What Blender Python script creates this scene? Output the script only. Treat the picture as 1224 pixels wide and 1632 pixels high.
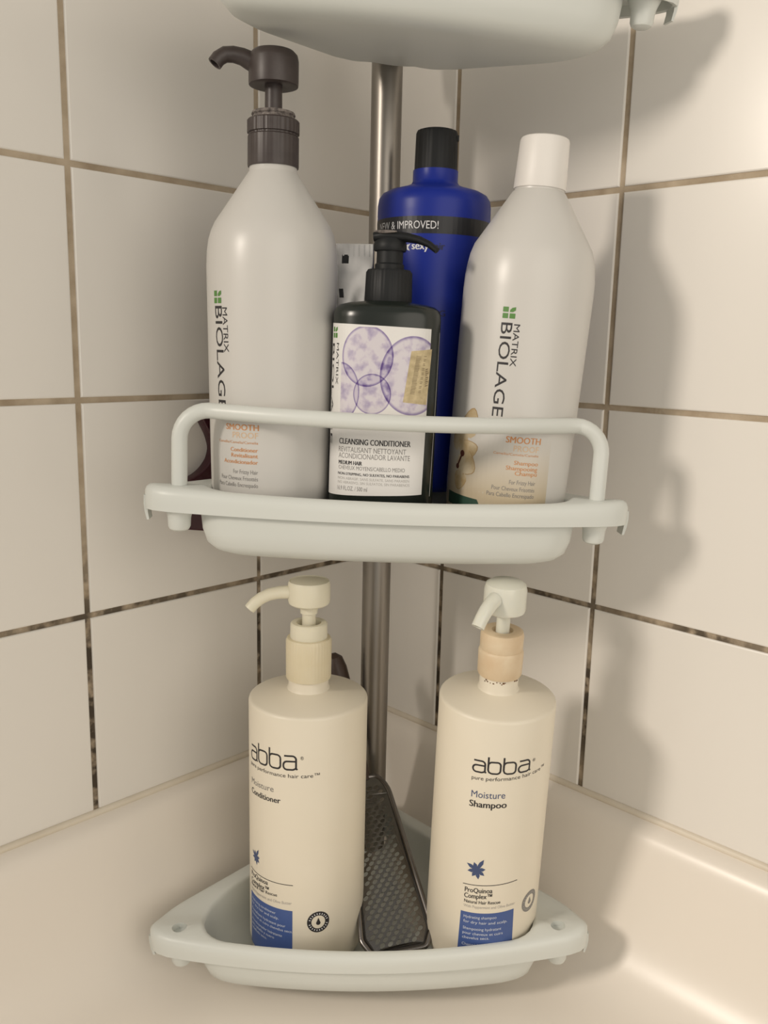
import bpy, bmesh, math, random
from mathutils import Vector, Matrix
from math import pi, sin, cos, sqrt, radians as rad

# ------------------------------------------------------------------ scene, camera, light
for o in list(bpy.data.objects):
    bpy.data.objects.remove(o)
SC = bpy.context.scene
COL = SC.collection
CM = 0.01                                   # all numbers below are centimetres

cam_d = bpy.data.cameras.new('camera')
cam = bpy.data.objects.new('camera', cam_d)
COL.objects.link(cam)
cam_d.sensor_fit = 'HORIZONTAL'
cam_d.sensor_width = 36.0
cam_d.lens = 36.0 * 1390.62 / 1224.0
cam_d.clip_start = 0.01
CR = Vector((0.99967028, -0.01304478, 0.02211725))
CU = Vector((-0.01922068, 0.191001, 0.98140164))
CF = Vector((0.01702658, 0.98150316, -0.1906873))
M = Matrix((CR, CU, -CF)).transposed().to_4x4()
M.translation = Vector((-0.985, -80.656, 19.589)) * CM
cam.matrix_world = M
SC.camera = cam

W = bpy.data.worlds.new('bathroom_ambient')
SC.world = W
W.use_nodes = True
wb = W.node_tree.nodes['Background']
wb.inputs[0].default_value = (1.0, 0.955, 0.87, 1)
wb.inputs[1].default_value = 0.40

ld = bpy.data.lights.new('vanity_lamp', 'AREA')
ld.shape = 'DISK'
ld.size = 0.28
ld.energy = 12.6
ld.color = (1.0, 0.90, 0.79)
lamp = bpy.data.objects.new('vanity_lamp', ld)
COL.objects.link(lamp)
lamp.location = Vector((-117, -105, 69)) * CM
lamp.rotation_euler = (Vector((5, -22, 5)) * CM - lamp.location).to_track_quat('-Z', 'Y').to_euler()

# broad soft fill added at the right front to brighten the left wall
ld2 = bpy.data.lights.new('soft_fill', 'AREA')
ld2.shape = 'DISK'
ld2.size = 1.5
ld2.energy = 8.4
ld2.color = (1.0, 0.915, 0.80)
fill_l = bpy.data.objects.new('soft_fill', ld2)
COL.objects.link(fill_l)
fill_l.location = Vector((62, -160, 45)) * CM
fill_l.rotation_euler = (Vector((-15, -20, 5)) * CM - fill_l.location).to_track_quat('-Z', 'Y').to_euler()

SC.view_settings.view_transform = 'Standard'
SC.view_settings.look = 'None'
SC.view_settings.exposure = 0.0
SC.view_settings.gamma = 1.0
SC.view_settings.use_curve_mapping = False

# ------------------------------------------------------------------ materials
def lin(c):
    return tuple(((x / 255) / 12.92 if x <= 10 else ((x / 255 + 0.055) / 1.055) ** 2.4) for x in c)

def mat(name, rgb, rough=0.4, metal=0.0, spec=0.5, noise=None, bump=None, sss=0.0, coat=0.0, aniso=0.0):
    """noise=(scale, amount, rgb2): mottled colour; bump=(scale, strength)"""
    m = bpy.data.materials.new(name)
    m.use_nodes = True
    nt = m.node_tree
    b = nt.nodes['Principled BSDF']
    b.inputs['Base Color'].default_value = (*rgb, 1)
    b.inputs['Roughness'].default_value = rough
    b.inputs['Metallic'].default_value = metal
    b.inputs['Specular IOR Level'].default_value = spec
    b.inputs['Coat Weight'].default_value = coat
    if sss:
        b.inputs['Subsurface Weight'].default_value = sss
        b.inputs['Subsurface Radius'].default_value = (1.0, 0.9, 0.7)
        b.inputs['Subsurface Scale'].default_value = 0.004
    if noise or bump:
        tc = nt.nodes.new('ShaderNodeTexCoord')
    if noise:
        n = nt.nodes.new('ShaderNodeTexNoise')
        n.inputs['Scale'].default_value = noise[0]
        n.inputs['Detail'].default_value = 4
        nt.links.new(tc.outputs['Object'], n.inputs['Vector'])
        r = nt.nodes.new('ShaderNodeMapRange')
        r.inputs['From Min'].default_value = 0.35
        r.inputs['From Max'].default_value = 0.7
        r.inputs['To Max'].default_value = noise[1]
        nt.links.new(n.outputs['Fac'], r.inputs['Value'])
        mx = nt.nodes.new('ShaderNodeMix')
        mx.data_type = 'RGBA'
        mx.inputs['A'].default_value = (*rgb, 1)
        mx.inputs['B'].default_value = (*noise[2], 1)
        nt.links.new(r.outputs[0], mx.inputs['Factor'])
        nt.links.new(mx.outputs['Result'], b.inputs['Base Color'])
    if bump:
        n = nt.nodes.new('ShaderNodeTexNoise')
        n.inputs['Scale'].default_value = bump[0]
        nt.links.new(tc.outputs['Object'], n.inputs['Vector'])
        bp = nt.nodes.new('ShaderNodeBump')
        bp.inputs['Strength'].default_value = bump[1]
        bp.inputs['Distance'].default_value = 0.001
        nt.links.new(n.outputs['Fac'], bp.inputs['Height'])
        nt.links.new(bp.outputs[0], b.inputs['Normal'])
    return m

M_tile = mat('tile_glaze', (0.80, 0.765, 0.71), 0.20, spec=0.38, noise=(9, 0.25, (0.77, 0.735, 0.675)), bump=(22, 0.015))
M_tub = mat('tub_acrylic', (0.81, 0.75, 0.67), 0.31, noise=(6, 0.3, (0.79, 0.725, 0.63)), bump=(12, 0.06))
M_caulk = mat('caulk', (0.74, 0.67, 0.56), 0.45, noise=(30, 0.5, (0.60, 0.52, 0.40)))
M_shelf = mat('shelf_plastic', (0.645, 0.665, 0.63), 0.38, noise=(14, 0.3, (0.62, 0.64, 0.595)))
M_white = mat('white_bottle_plastic', (0.60, 0.583, 0.55), 0.34)
M_cap = mat('white_cap_plastic', (0.76, 0.73, 0.69), 0.45)
M_cream = mat('cream_bottle_plastic', (0.76, 0.70, 0.58), 0.42, noise=(30, 0.3, (0.72, 0.655, 0.52)))
M_creampump = mat('cream_pump_plastic', (0.74, 0.70, 0.56), 0.4, sss=0.25)
M_yellowpump = mat('yellowed_pump_plastic', (0.68, 0.60, 0.42), 0.42, noise=(60, 0.6, (0.73, 0.66, 0.50)), sss=0.15)
M_tanpump = mat('tan_stained_pump_plastic', (0.70, 0.58, 0.41), 0.45, noise=(70, 0.8, (0.62, 0.46, 0.29)), sss=0.15)
M_clear = mat('translucent_pump_plastic', (0.70, 0.70, 0.62), 0.2, sss=0.5)
M_brown = mat('brown_pump_plastic', (0.045, 0.034, 0.032), 0.42, noise=(120, 0.5, (0.075, 0.06, 0.055)))
M_residue = mat('dried_soap_residue', (0.24, 0.21, 0.19), 0.7, noise=(400, 1.0, (0.05, 0.04, 0.038)))
M_blue = mat('blue_bottle_plastic', (0.010, 0.026, 0.27), 0.36, spec=0.3)
M_black = mat('black_plastic', (0.010, 0.011, 0.012), 0.5, spec=0.3)
M_blackband = mat('black_band_print', (0.008, 0.009, 0.013), 0.4)
M_dkgreen = mat('black_green_bottle', (0.012, 0.016, 0.013), 0.25)
M_ink = mat('ink_black', (0.02, 0.018, 0.02), 0.5)
M_grey = mat('ink_grey', (0.22, 0.21, 0.20), 0.5)
M_ltgrey = mat('ink_light_grey', (0.42, 0.40, 0.37), 0.5)
M_orange = mat('ink_orange', (0.60, 0.27, 0.10), 0.5)
M_peach = mat('ink_peach', (0.68, 0.47, 0.29), 0.5)
M_green = mat('ink_green', (0.09, 0.23, 0.05), 0.5)
M_navy = mat('ink_navy', (0.05, 0.075, 0.17), 0.5)
M_darkblueink = mat('ink_dark_blue', (0.004, 0.006, 0.05), 0.5)
M_panel = mat('blue_panel_print', (0.055, 0.10, 0.28), 0.45)
M_whiteink = mat('ink_white', (0.75, 0.75, 0.77), 0.5)
M_panelink = mat('ink_pale_blue', (0.60, 0.64, 0.72), 0.5)
M_maroon = mat('maroon_plastic', (0.045, 0.008, 0.014), 0.3, noise=(40, 0.5, (0.065, 0.014, 0.02)))
M_wood = mat('dark_brown_handle', (0.05, 0.028, 0.018), 0.45, noise=(60, 0.6, (0.03, 0.016, 0.01)))
M_paper = mat('label_paper', (0.74, 0.725, 0.70), 0.45)
M_foil = mat('silver_foil', (0.29, 0.285, 0.28), 0.24, 0.95, noise=(20, 0.4, (0.34, 0.335, 0.33)), bump=(30, 0.9))
M_rim = mat('steel_rim', (0.20, 0.185, 0.175), 0.25, 0.9)
M_plate = mat('steel_grating', (0.17, 0.16, 0.15), 0.17, 0.95, noise=(40, 0.4, (0.12, 0.115, 0.11)))
M_hole = mat('dark_recess', (0.03, 0.026, 0.022), 0.7)
M_greenstrip = mat('dark_green_print', (0.025, 0.07, 0.045), 0.5)
M_rust = mat('rust_stain', (0.15, 0.065, 0.02), 0.7, noise=(300, 0.7, (0.05, 0.03, 0.015)))

def brushed(name, rgb):
    m = mat(name, rgb, 0.26, 0.95)
    nt = m.node_tree
    b = nt.nodes['Principled BSDF']
    tc = nt.nodes.new('ShaderNodeTexCoord')
    mp = nt.nodes.new('ShaderNodeMapping')
    mp.inputs['Scale'].default_value = (220, 220, 3)
    n = nt.nodes.new('ShaderNodeTexNoise')
    n.inputs['Scale'].default_value = 1.0
    n.inputs['Detail'].default_value = 3
    nt.links.new(tc.outputs['Object'], mp.inputs[0])
    nt.links.new(mp.outputs[0], n.inputs['Vector'])
    r = nt.nodes.new('ShaderNodeMapRange')
    r.inputs['To Min'].default_value = 0.26
    r.inputs['To Max'].default_value = 0.46
    nt.links.new(n.outputs['Fac'], r.inputs['Value'])
    nt.links.new(r.outputs[0], b.inputs['Roughness'])
    return m
M_steel = brushed('brushed_steel', (0.33, 0.305, 0.275))

def grout_material():
    """tan cement; darker dirt and mould grow in the lower joints (noise with a height mask)"""
    m = bpy.data.materials.new('grout')
    m.use_nodes = True
    nt = m.node_tree
    b = nt.nodes['Principled BSDF']
    b.inputs['Roughness'].default_value = 0.85
    tc = nt.nodes.new('ShaderNodeTexCoord')
    def nz(scale, detail):
        n = nt.nodes.new('ShaderNodeTexNoise')
        n.inputs['Scale'].default_value = scale
        n.inputs['Detail'].default_value = detail
        nt.links.new(tc.outputs['Object'], n.inputs['Vector'])
        return n.outputs['Fac']
    def rng(v, a, c, lo, hi):
        r = nt.nodes.new('ShaderNodeMapRange')
        for k, x in (('From Min', a), ('From Max', c), ('To Min', lo), ('To Max', hi)):
            r.inputs[k].default_value = x
        nt.links.new(v, r.inputs['Value'])
        return r.outputs[0]
    def mixc(f, a, c):
        mx = nt.nodes.new('ShaderNodeMix')
        mx.data_type = 'RGBA'
        nt.links.new(f, mx.inputs['Factor'])
        for k, x in (('A', a), ('B', c)):
            if isinstance(x, tuple):
                mx.inputs[k].default_value = (*x, 1)
            else:
                nt.links.new(x, mx.inputs[k])
        return mx.outputs['Result']
    def mul(a, c):
        x = nt.nodes.new('ShaderNodeMath')
        x.operation = 'MULTIPLY'
        nt.links.new(a, x.inputs[0])
        nt.links.new(c, x.inputs[1])
        return x.outputs[0]
    base = mixc(rng(nz(45, 5), 0.35, 0.7, 0, 1), (0.50, 0.41, 0.30), (0.33, 0.255, 0.17))
    sp = nt.nodes.new('ShaderNodeSeparateXYZ')
    nt.links.new(tc.outputs['Object'], sp.inputs[0])
    low = rng(sp.outputs['Z'], 0.08, -0.01, 0.0, 1.0)
    mould = mul(rng(nz(75, 6), 0.36, 0.54, 0, 1), rng(nz(9, 2), 0.36, 0.52, 0.3, 1))
    dirty = mixc(mul(mould, low), base, (0.055, 0.04, 0.025))
    nt.links.new(dirty, b.inputs['Base Color'])
    bp = nt.nodes.new('ShaderNodeBump')
    bp.inputs['Strength'].default_value = 0.6
    bp.inputs['Distance'].default_value = 0.001
    nt.links.new(nz(350, 3), bp.inputs['Height'])
    nt.links.new(bp.outputs[0], b.inputs['Normal'])
    return m
M_grout = grout_material()

def uv_field(m, circles):
    """purple cell drawing of the label: rings and mottled membranes in label centimetres (UV)"""
    nt = m.node_tree
    b = nt.nodes['Principled BSDF']
    uv = nt.nodes.new('ShaderNodeUVMap')
    sp = nt.nodes.new('ShaderNodeSeparateXYZ')
    nt.links.new(uv.outputs[0], sp.inputs[0])
    def math(op, a, c=None):
        x = nt.nodes.new('ShaderNodeMath')
        x.operation = op
        for i, v in enumerate((a, c)):
            if v is None:
                continue
            if isinstance(v, (int, float)):
                x.inputs[i].default_value = v
            else:
                nt.links.new(v, x.inputs[i])
        return x.outputs[0]
    def step(v, a, c):
        r = nt.nodes.new('ShaderNodeMapRange')
        r.interpolation_type = 'SMOOTHSTEP'
        r.inputs['From Min'].default_value = a
        r.inputs['From Max'].default_value = c
        nt.links.new(v, r.inputs['Value'])
        return r.outputs[0]
    n = nt.nodes.new('ShaderNodeTexNoise')
    n.inputs['Scale'].default_value = 1.5
    n.inputs['Detail'].default_value = 5
    nt.links.new(uv.outputs[0], n.inputs['Vector'])
    mott = step(n.outputs['Fac'], 0.44, 0.72)
    tot = None
    for cx, cy, rx, ry in circles:
        d = math('SQRT', math('ADD', math('POWER', math('ABSOLUTE', math('DIVIDE', math('SUBTRACT', sp.outputs[0], cx), rx)), 2.0),
                              math('POWER', math('ABSOLUTE', math('DIVIDE', math('SUBTRACT', sp.outputs[1], cy), ry)), 2.0)))
        inside = math('SUBTRACT', 1.0, step(d, 0.985, 1.01))
        ring = step(d, 0.90, 1.0)
        val = math('MULTIPLY', inside, math('ADD', math('ADD', 0.11, math('MULTIPLY', mott, 0.32)), math('MULTIPLY', ring, 0.55)))
        tot = val if tot is None else math('ADD', tot, val)
    cr = nt.nodes.new('ShaderNodeValToRGB')
    e = cr.color_ramp.elements
    e[0].position = 0.0
    e[0].color = (0.74, 0.725, 0.70, 1)
    e[1].position = 1.0
    e[1].color = (0.10, 0.055, 0.22, 1)
    x = cr.color_ramp.elements.new(0.17)
    x.color = (0.58, 0.53, 0.60, 1)
    x = cr.color_ramp.elements.new(0.5)
    x.color = (0.33, 0.28, 0.44, 1)
    nt.links.new(tot, cr.inputs[0])
    nt.links.new(cr.outputs[0], b.inputs['Base Color'])
M_cells = mat('cell_illustration_print', (0.7, 0.7, 0.7), 0.4)
uv_field(M_cells, [(-1.0, 10.95, 1.57, 1.78), (1.75, 9.9, 1.95, 2.32), (-0.62, 8.75, 1.13, 1.2), (-2.6, 8.8, 1.22, 1.75)])

def grad_material(name, c_lo, c_hi, v0, v1):
    m = mat(name, c_lo, 0.4)
    nt = m.node_tree
    b = nt.nodes['Principled BSDF']
    uv = nt.nodes.new('ShaderNodeUVMap')
    sp = nt.nodes.new('ShaderNodeSeparateXYZ')
    nt.links.new(uv.outputs[0], sp.inputs[0])
    r = nt.nodes.new('ShaderNodeMapRange')
    r.inputs['From Min'].default_value = v0
    r.inputs['From Max'].default_value = v1
    nt.links.new(sp.outputs[1], r.inputs['Value'])
    mx = nt.nodes.new('ShaderNodeMix')
    mx.data_type = 'RGBA'
    mx.inputs['A'].default_value = (*c_lo, 1)
    mx.inputs['B'].default_value = (*c_hi, 1)
    nt.links.new(r.outputs[0], mx.inputs['Factor'])
    nt.links.new(mx.outputs['Result'], b.inputs['Base Color'])
    return m
M_tanpanel = grad_material('tan_panel_print', (0.53, 0.445, 0.31), (0.60, 0.583, 0.55), 2.3, 6.0)
M_petal = mat('petal_print', (0.45, 0.33, 0.17), 0.45, noise=(90, 1.0, (0.66, 0.57, 0.41)))
M_petal2 = mat('petal_edge_print', (0.40, 0.27, 0.13), 0.45)
M_core = mat('flower_core_print', (0.10, 0.03, 0.02), 0.5)
M_stickerink = mat('sticker_ink', (0.24, 0.18, 0.10), 0.6)
M_sticker = mat('price_sticker', (0.60, 0.49, 0.29), 0.6, noise=(260, 0.75, (0.36, 0.28, 0.15)))

# ------------------------------------------------------------------ mesh helpers (input in cm)
def new_mesh(name, verts, faces, smooth=True, angle=35, uvs=None):
    me = bpy.data.meshes.new(name)
    me.from_pydata([Vector(v) * CM for v in verts], [], faces)
    if uvs:
        l = me.uv_layers.new(name='UVMap')
        for lp in me.loops:
            l.data[lp.index].uv = uvs[lp.vertex_index]
    if smooth:
        me.polygons.foreach_set('use_smooth', [True] * len(me.polygons))
        me.set_sharp_from_angle(angle=rad(angle))
    me.update()
    return me

def fix_normals(me):
    bm = bmesh.new()
    bm.from_mesh(me)
    bmesh.ops.recalc_face_normals(bm, faces=bm.faces)
    bm.to_mesh(me)
    bm.free()

def obj(name, me, material=None, parent=None, loc=(0, 0, 0), matrix=None):
    o = bpy.data.objects.new(name, me)
    COL.objects.link(o)
    if material and me and not me.materials:
        me.materials.append(material)
    if parent:
        o.parent = parent
    if matrix is not None:
        o.matrix_local = matrix
    else:
        o.location = Vector(loc) * CM
    return o

def thing(name, label, cat, loc=(0, 0, 0), matrix=None, group=None):
    o = obj(name, None, None, None, loc, matrix)
    o['label'] = label
    o['category'] = cat
    if group:
        o['group'] = group
    return o

def structure(o):
    o['kind'] = 'structure'
    return o

class MB:
    def __init__(self):
        self.v, self.f = [], []
    def add(self, verts, faces):
        n = len(self.v)
        self.v += [tuple(x) for x in verts]
        self.f += [tuple(i + n for i in f) for f in faces]
        return self
    def mesh(self, name, smooth=True, angle=35, normals=False):
        me = new_mesh(name, self.v, self.f, smooth, angle)
        if normals:
            fix_normals(me)
            me.set_sharp_from_angle(angle=rad(angle))
        return me

def lathe(profile, segs=64, axis=None):
    """profile [(r,h)] bottom to top, closed at both ends when r==0"""
    V, F, rings = [], [], []
    for r, h in profile:
        if r < 1e-6:
            V.append((0, 0, h))
            rings.append([len(V) - 1])
        else:
            rings.append(list(range(len(V), len(V) + segs)))
            for k in range(segs):
                t = 2 * pi * k / segs
                V.append((r * cos(t), r * sin(t), h))
    for a, b in zip(rings, rings[1:]):
        if len(a) == 1 and len(b) == 1:
            continue
        for k in range(segs):
            k2 = (k + 1) % segs
            if len(a) == 1:
                F.append((a[0], b[k2], b[k]))
            elif len(b) == 1:
                F.append((a[k], a[k2], b[0]))
            else:
                F.append((a[k], a[k2], b[k2], b[k]))
    return V, F

def tube(path, radii, segs=16, cap=True, squash=None):
    """sweep a circle along path (list of vectors)"""
    P = [Vector(p) for p in path]
    if not hasattr(radii, '__len__'):
        radii = [radii] * len(P)
    V, F = [], []
    up = None
    for i, p in enumerate(P):
        t = (P[min(i + 1, len(P) - 1)] - P[max(i - 1, 0)]).normalized()
        if up is None:
            up = Vector((0, 0, 1)) if abs(t.z) < 0.9 else Vector((0, 1, 0))
        a = (up - t * up.dot(t)).normalized()
        up = a
        b = t.cross(a)
        for k in range(segs):
            g = 2 * pi * k / segs
            s = 1.0 if squash is None else squash
            V.append(p + a * cos(g) * radii[i] * s + b * sin(g) * radii[i])
    n = len(P)
    for i in range(n - 1):
        for k in range(segs):
            k2 = (k + 1) % segs
            F.append((i * segs + k, i * segs + k2, (i + 1) * segs + k2, (i + 1) * segs + k))
    if cap:
        F.append(tuple(reversed(range(segs))))
        F.append(tuple(range((n - 1) * segs, n * segs)))
    return V, F

def box(x0, x1, y0, y1, z0, z1):
    V = [(x, y, z) for x in (x0, x1) for y in (y0, y1) for z in (z0, z1)]
    F = [(0, 1, 3, 2), (4, 6, 7, 5), (0, 4, 5, 1), (2, 3, 7, 6), (0, 2, 6, 4), (1, 5, 7, 3)]
    return V, F

def arc(cx, cy, r, a0, a1, n):
    return [(cx + r * cos(a0 + (a1 - a0) * k / n), cy + r * sin(a0 + (a1 - a0) * k / n)) for k in range(n + 1)]

def round_poly(pts, r, n=5):
    """2D polygon with rounded corners"""
    out = []
    m = len(pts)
    for i in range(m):
        p0, p, p1 = (Vector(pts[i - 1]), Vector(pts[i]), Vector(pts[(i + 1) % m]))
        rr = r[i] if hasattr(r, '__len__') else r
        a, b = (p0 - p), (p1 - p)
        d = min(rr, a.length * .49, b.length * .49)
        A, B = p + a.normalized() * d, p + b.normalized() * d
        for k in range(n + 1):
            t = k / n
            q = A * (1 - t) ** 2 + p * 2 * t * (1 - t) + B * t * t
            out.append((q.x, q.y))
    return out

def interp(x, xs, ys):
    if x <= xs[0]:
        return ys[0]
    for i in range(len(xs) - 1):
        if x <= xs[i + 1]:
            t = (x - xs[i]) / (xs[i + 1] - xs[i])
            return ys[i] * (1 - t) + ys[i + 1] * t
    return ys[-1]

def boolean_cut(me, cutters):
    """difference with the given meshes, in the mesh's own coordinates"""
    tmp = bpy.data.objects.new('tmp', me)
    COL.objects.link(tmp)
    cs = []
    for c in cutters:
        oc = bpy.data.objects.new('tmp_cutter', c)
        COL.objects.link(oc)
        md = tmp.modifiers.new('b', 'BOOLEAN')
        md.operation = 'DIFFERENCE'
        md.solver = 'EXACT'
        md.object = oc
        cs.append(oc)
    dg = bpy.context.evaluated_depsgraph_get()
    out = bpy.data.meshes.new_from_object(tmp.evaluated_get(dg))
    for o in [tmp] + cs:
        bpy.data.objects.remove(o)
    return out

# ------------------------------------------------------------------ flat print on curved surfaces
_text_cache = {}
def text_shape(s, bold=0.0, sub=0):
    key = (s, bold)
    if key in _text_cache:
        return _text_cache[key]
    cu = bpy.data.curves.new('t', 'FONT')
    cu.body = s
    cu.resolution_u = 3
    cu.offset = bold
    to = bpy.data.objects.new('t', cu)
    COL.objects.link(to)
    dg = bpy.context.evaluated_depsgraph_get()
    me = bpy.data.meshes.new_from_object(to.evaluated_get(dg))
    bm = bmesh.new()
    bm.from_mesh(me)
    bmesh.ops.triangulate(bm, faces=bm.faces)
    for _ in range(3):                                        # long thin faces would cut through the curved surface
        long = [e for e in bm.edges if e.calc_length() > 0.2]
        if not long:
            break
        bmesh.ops.subdivide_edges(bm, edges=long, cuts=1)
        bmesh.ops.triangulate(bm, faces=bm.faces)
    bm.to_mesh(me)
    bm.free()
    V = [(v.co.x, v.co.y) for v in me.vertices]
    F = [tuple(p.vertices) for p in me.polygons]
    bpy.data.objects.remove(to)
    bpy.data.curves.remove(cu)
    bpy.data.meshes.remove(me)
    x0, x1 = min(v[0] for v in V), max(v[0] for v in V)
    V = [((x - x0) / (x1 - x0), y) for x, y in V]
    _text_cache[key] = (V, F)
    return V, F

class Surface:
    """a bottle's side: u (angle, or arc length for boxy bottles), v height -> local point (cm)"""
    def __init__(self, prof=None, ab=None, rot=0.0, zs=None):
        self.h = [p[0] for p in prof]
        self.r = [p[1] for p in prof]
        self.ab = ab
        S, X, Y = [0], [], []
        n = 720
        for i in range(n + 1):
            t = -pi + 2 * pi * i / n
            if ab:
                A, B, e = ab
                x = A * math.copysign(abs(sin(t)) ** (2 / e), sin(t))
                y = -B * math.copysign(abs(cos(t)) ** (2 / e), cos(t))
                c, s = cos(rad(rot)), sin(rad(rot))
                x, y = x * c - y * s, x * s + y * c
            else:
                x, y = sin(t), -cos(t)
            if X:
                S.append(S[-1] + math.hypot(x - X[-1], y - Y[-1]))
            X.append(x)
            Y.append(y)
        m = S[n // 2]
        self.S = [s - m for s in S]
        self.X, self.Y = X, Y
    def at(self, u, v, off=0.0):
        if self.ab:
            x, y = interp(u, self.S, self.X), interp(u, self.S, self.Y)
            l = math.hypot(x, y)
            return (x * (1 + off / l), y * (1 + off / l), v)
        r = interp(v, self.h, self.r) + off
        return (r * sin(u), -r * cos(u), v)

class Ink:
    """collects flat print of one colour"""
    def __init__(self, surf, off=0.012):
        self.s, self.off, self.v, self.f, self.uv = surf, off, [], [], []
    def put(self, pts, faces):
        n = len(self.v)
        for u, v in pts:
            self.v.append(self.s.at(u, v, self.off))
            self.uv.append((u, v))
        self.f += [tuple(i + n for i in f) for f in faces]
    def text(self, s, u0, u1, v0, v1, h, bold=0.0):
        """baseline from (u0,v0) to (u1,v1), h = height of a capital"""
        V, F = text_shape(s, min(bold, 0.0))
        k = h / 0.73
        for d in ((0.0,) if bold <= 0 else (-0.5, 0.5)):       # bold lettering is struck twice
            w = d * bold * 4.0 * k / (1.0 if self.s.ab else 3.9)
            self.put([(u0 + (u1 - u0) * x + w, v0 + (v1 - v0) * x + y * k) for x, y in V], F)
    def vtext(self, s, u_base, v_top, v_bot, h, slant=0.0, bold=0.0):
        """reads downwards, letters lying on their side; tops of letters face +u"""
        V, F = text_shape(s, min(bold, 0.0))
        k = h / 0.73
        self.put([(u_base + y * k + slant * x, v_top + (v_bot - v_top) * x) for x, y in V], F)
    def poly(self, pts):
        self.put(pts, [tuple(range(len(pts)))])
    def quad(self, a, b, c, d, nu=8, nv=2):
        """bilinear patch a=bl b=br c=tr d=tl"""
        P = []
        for j in range(nv + 1):
            for i in range(nu + 1):
                s, t = i / nu, j / nv
                P.append(tuple((a[k] * (1 - s) + b[k] * s) * (1 - t) + (d[k] * (1 - s) + c[k] * s) * t for k in (0, 1)))
        F = [(j * (nu + 1) + i, j * (nu + 1) + i + 1, (j + 1) * (nu + 1) + i + 1, (j + 1) * (nu + 1) + i) for j in range(nv) for i in range(nu)]
        self.put(P, F)
    def disc(self, cu, cv, ru, rv, n=28, inner=0.0, a0=0.0, a1=2 * pi):
        P, F = [], []
        for k in range(n + 1):
            t = a0 + (a1 - a0) * k / n
            P += [(cu + ru * cos(t) * inner, cv + rv * sin(t) * inner), (cu + ru * cos(t), cv + rv * sin(t))]
        for k in range(n):
            F.append((2 * k, 2 * k + 1, 2 * k + 3, 2 * k + 2))
        self.put(P, F)
    def build(self, name, material, parent, label=None):
        me = new_mesh(name, self.v, self.f, False, uvs=self.uv)
        o = obj(name, me, material, parent)
        if label:
            o['label'] = label
        return o

def abba_word(ink, u0, u1, v0, v1, x_h, cap, w):
    """the word abba in even thin strokes with squared bowls; x_h = height of an a, cap = height of a b"""
    def stroke(P, wu, wv):
        Q = []
        for i, p in enumerate(P):
            a, b = Vector(P[max(i - 1, 0)]), Vector(P[min(i + 1, len(P) - 1)])
            t = (b - a)
            t = Vector((t.x * (u1 - u0) / 4 * 3.9, t.y)).normalized()
            Q.append((p, (-t.y * wu, t.x * wv)))
        pts = []
        for p, n_ in Q:
            for sg in (-1, 1):
                x = p[0] / 4.0
                pts.append((u0 + (u1 - u0) * x + sg * n_[0], v0 + (v1 - v0) * x + p[1] + sg * n_[1]))
        ink.put(pts, [(2 * i, 2 * i + 2, 2 * i + 3, 2 * i + 1) for i in range(len(Q) - 1)])
    def rr(x0, x1, y0, y1, r, a, b):
        """rounded rectangle outline from corner index a to b (corners: 0 br, 1 tr, 2 tl, 3 bl)"""
        c = [(x1 - r, y0 + r * rv), (x1 - r, y1 - r * rv), (x0 + r, y1 - r * rv), (x0 + r, y0 + r * rv)]
        P = []
        for k in range(a, b + 1):
            for q in range(7):
                t = -pi / 2 + pi / 2 * (k % 4) + pi / 2 * q / 6
                P.append((c[k % 4][0] + r * cos(t), c[k % 4][1] + r * rv * sin(t)))
        return P
    rv = 3.9 * (u1 - u0) / 4.0
    wu, wv = w / 3.9 / 2, w / 2
    for i, ch in enumerate('abba'):
        x0, x1 = i + 0.08, i + 0.88
        if ch == 'b':
            P = rr(x0, x1, 0, x_h, 0.24, 0, 2)
            stroke([(x0 + 0.24, 0)] + P + [(x0, x_h * .6)], wu, wv)
            stroke([(x0, cap), (x0, cap * .5), (x0, 0.24 * rv), (x0 + .07, 0.08 * rv), (x0 + 0.24, 0)], wu, wv)
        else:
            P = rr(x0, x1, 0, x_h, 0.24, 1, 1)                # upper right corner only
            stroke([(x0 + 0.05, x_h), (x0 + 0.3, x_h)] + P[::-1] + [(x1, x_h * .5), (x1, 0.1 * rv), (x1 + .08, 0)], wu, wv)
            Q = rr(x0, x1, 0, x_h * .6, 0.24, 2, 3)
            stroke([(x1, x_h * .6)] + Q + [(x1 - .2, 0), (x1 - .05, 0.06 * rv), (x1, 0.14 * rv)], wu, wv)

def frame(base, top, size=1.0):
    """upright frame of a bottle standing at base with its axis towards top; size enlarges its own measures"""
    B, T = Vector(base), Vector(top)
    a = (T - B).normalized()
    x = Vector((1, 0, 0))
    x = (x - a * x.dot(a)).normalized()
    y = a.cross(x)
    m = (Matrix((x, y, a)).transposed() * size).to_4x4()
    m.translation = B * CM
    return m

def leaf_logo(ink, u0, u1, v0, v1):
    """four little leaf shapes: three rounded squares and one pointed leaf, upper right"""
    um, vm = (u0 + u1) / 2, (v0 + v1) / 2
    g = 0.06
    du, dv = (u1 - u0), (v1 - v0)
    for a, b, c, d in ((u0, um - g * du, v0, vm - g * dv), (um + g * du, u1, v0, vm - g * dv), (u0, um - g * du, vm + g * dv, v1)):
        ink.poly(round_poly([(a, c), (b, c), (b, d), (a, d)], [0.12 * min(abs(b - a), 1)] * 4, 3))
    a, b, c, d = um + g * du, u1, vm + g * dv, v1
    ink.poly([(a, c), (a + (b - a) * .55, c), (b, c + (d - c) * .35), (b, d), (a + (b - a) * .4, c + (d - c) * .85), (a, c + (d - c) * .4)])

# ------------------------------------------------------------------ structure: tiled walls
s2 = sqrt(0.5)
WALL = {'left': (Vector((-s2, -s2, 0)), Vector((s2, -s2, 0)), 14.21), 'right': (Vector((s2, -s2, 0)), Vector((-s2, -s2, 0)), 7.81)}
T, GAP = 15.2585, 0.40
rnd = random.Random(3)

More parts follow.
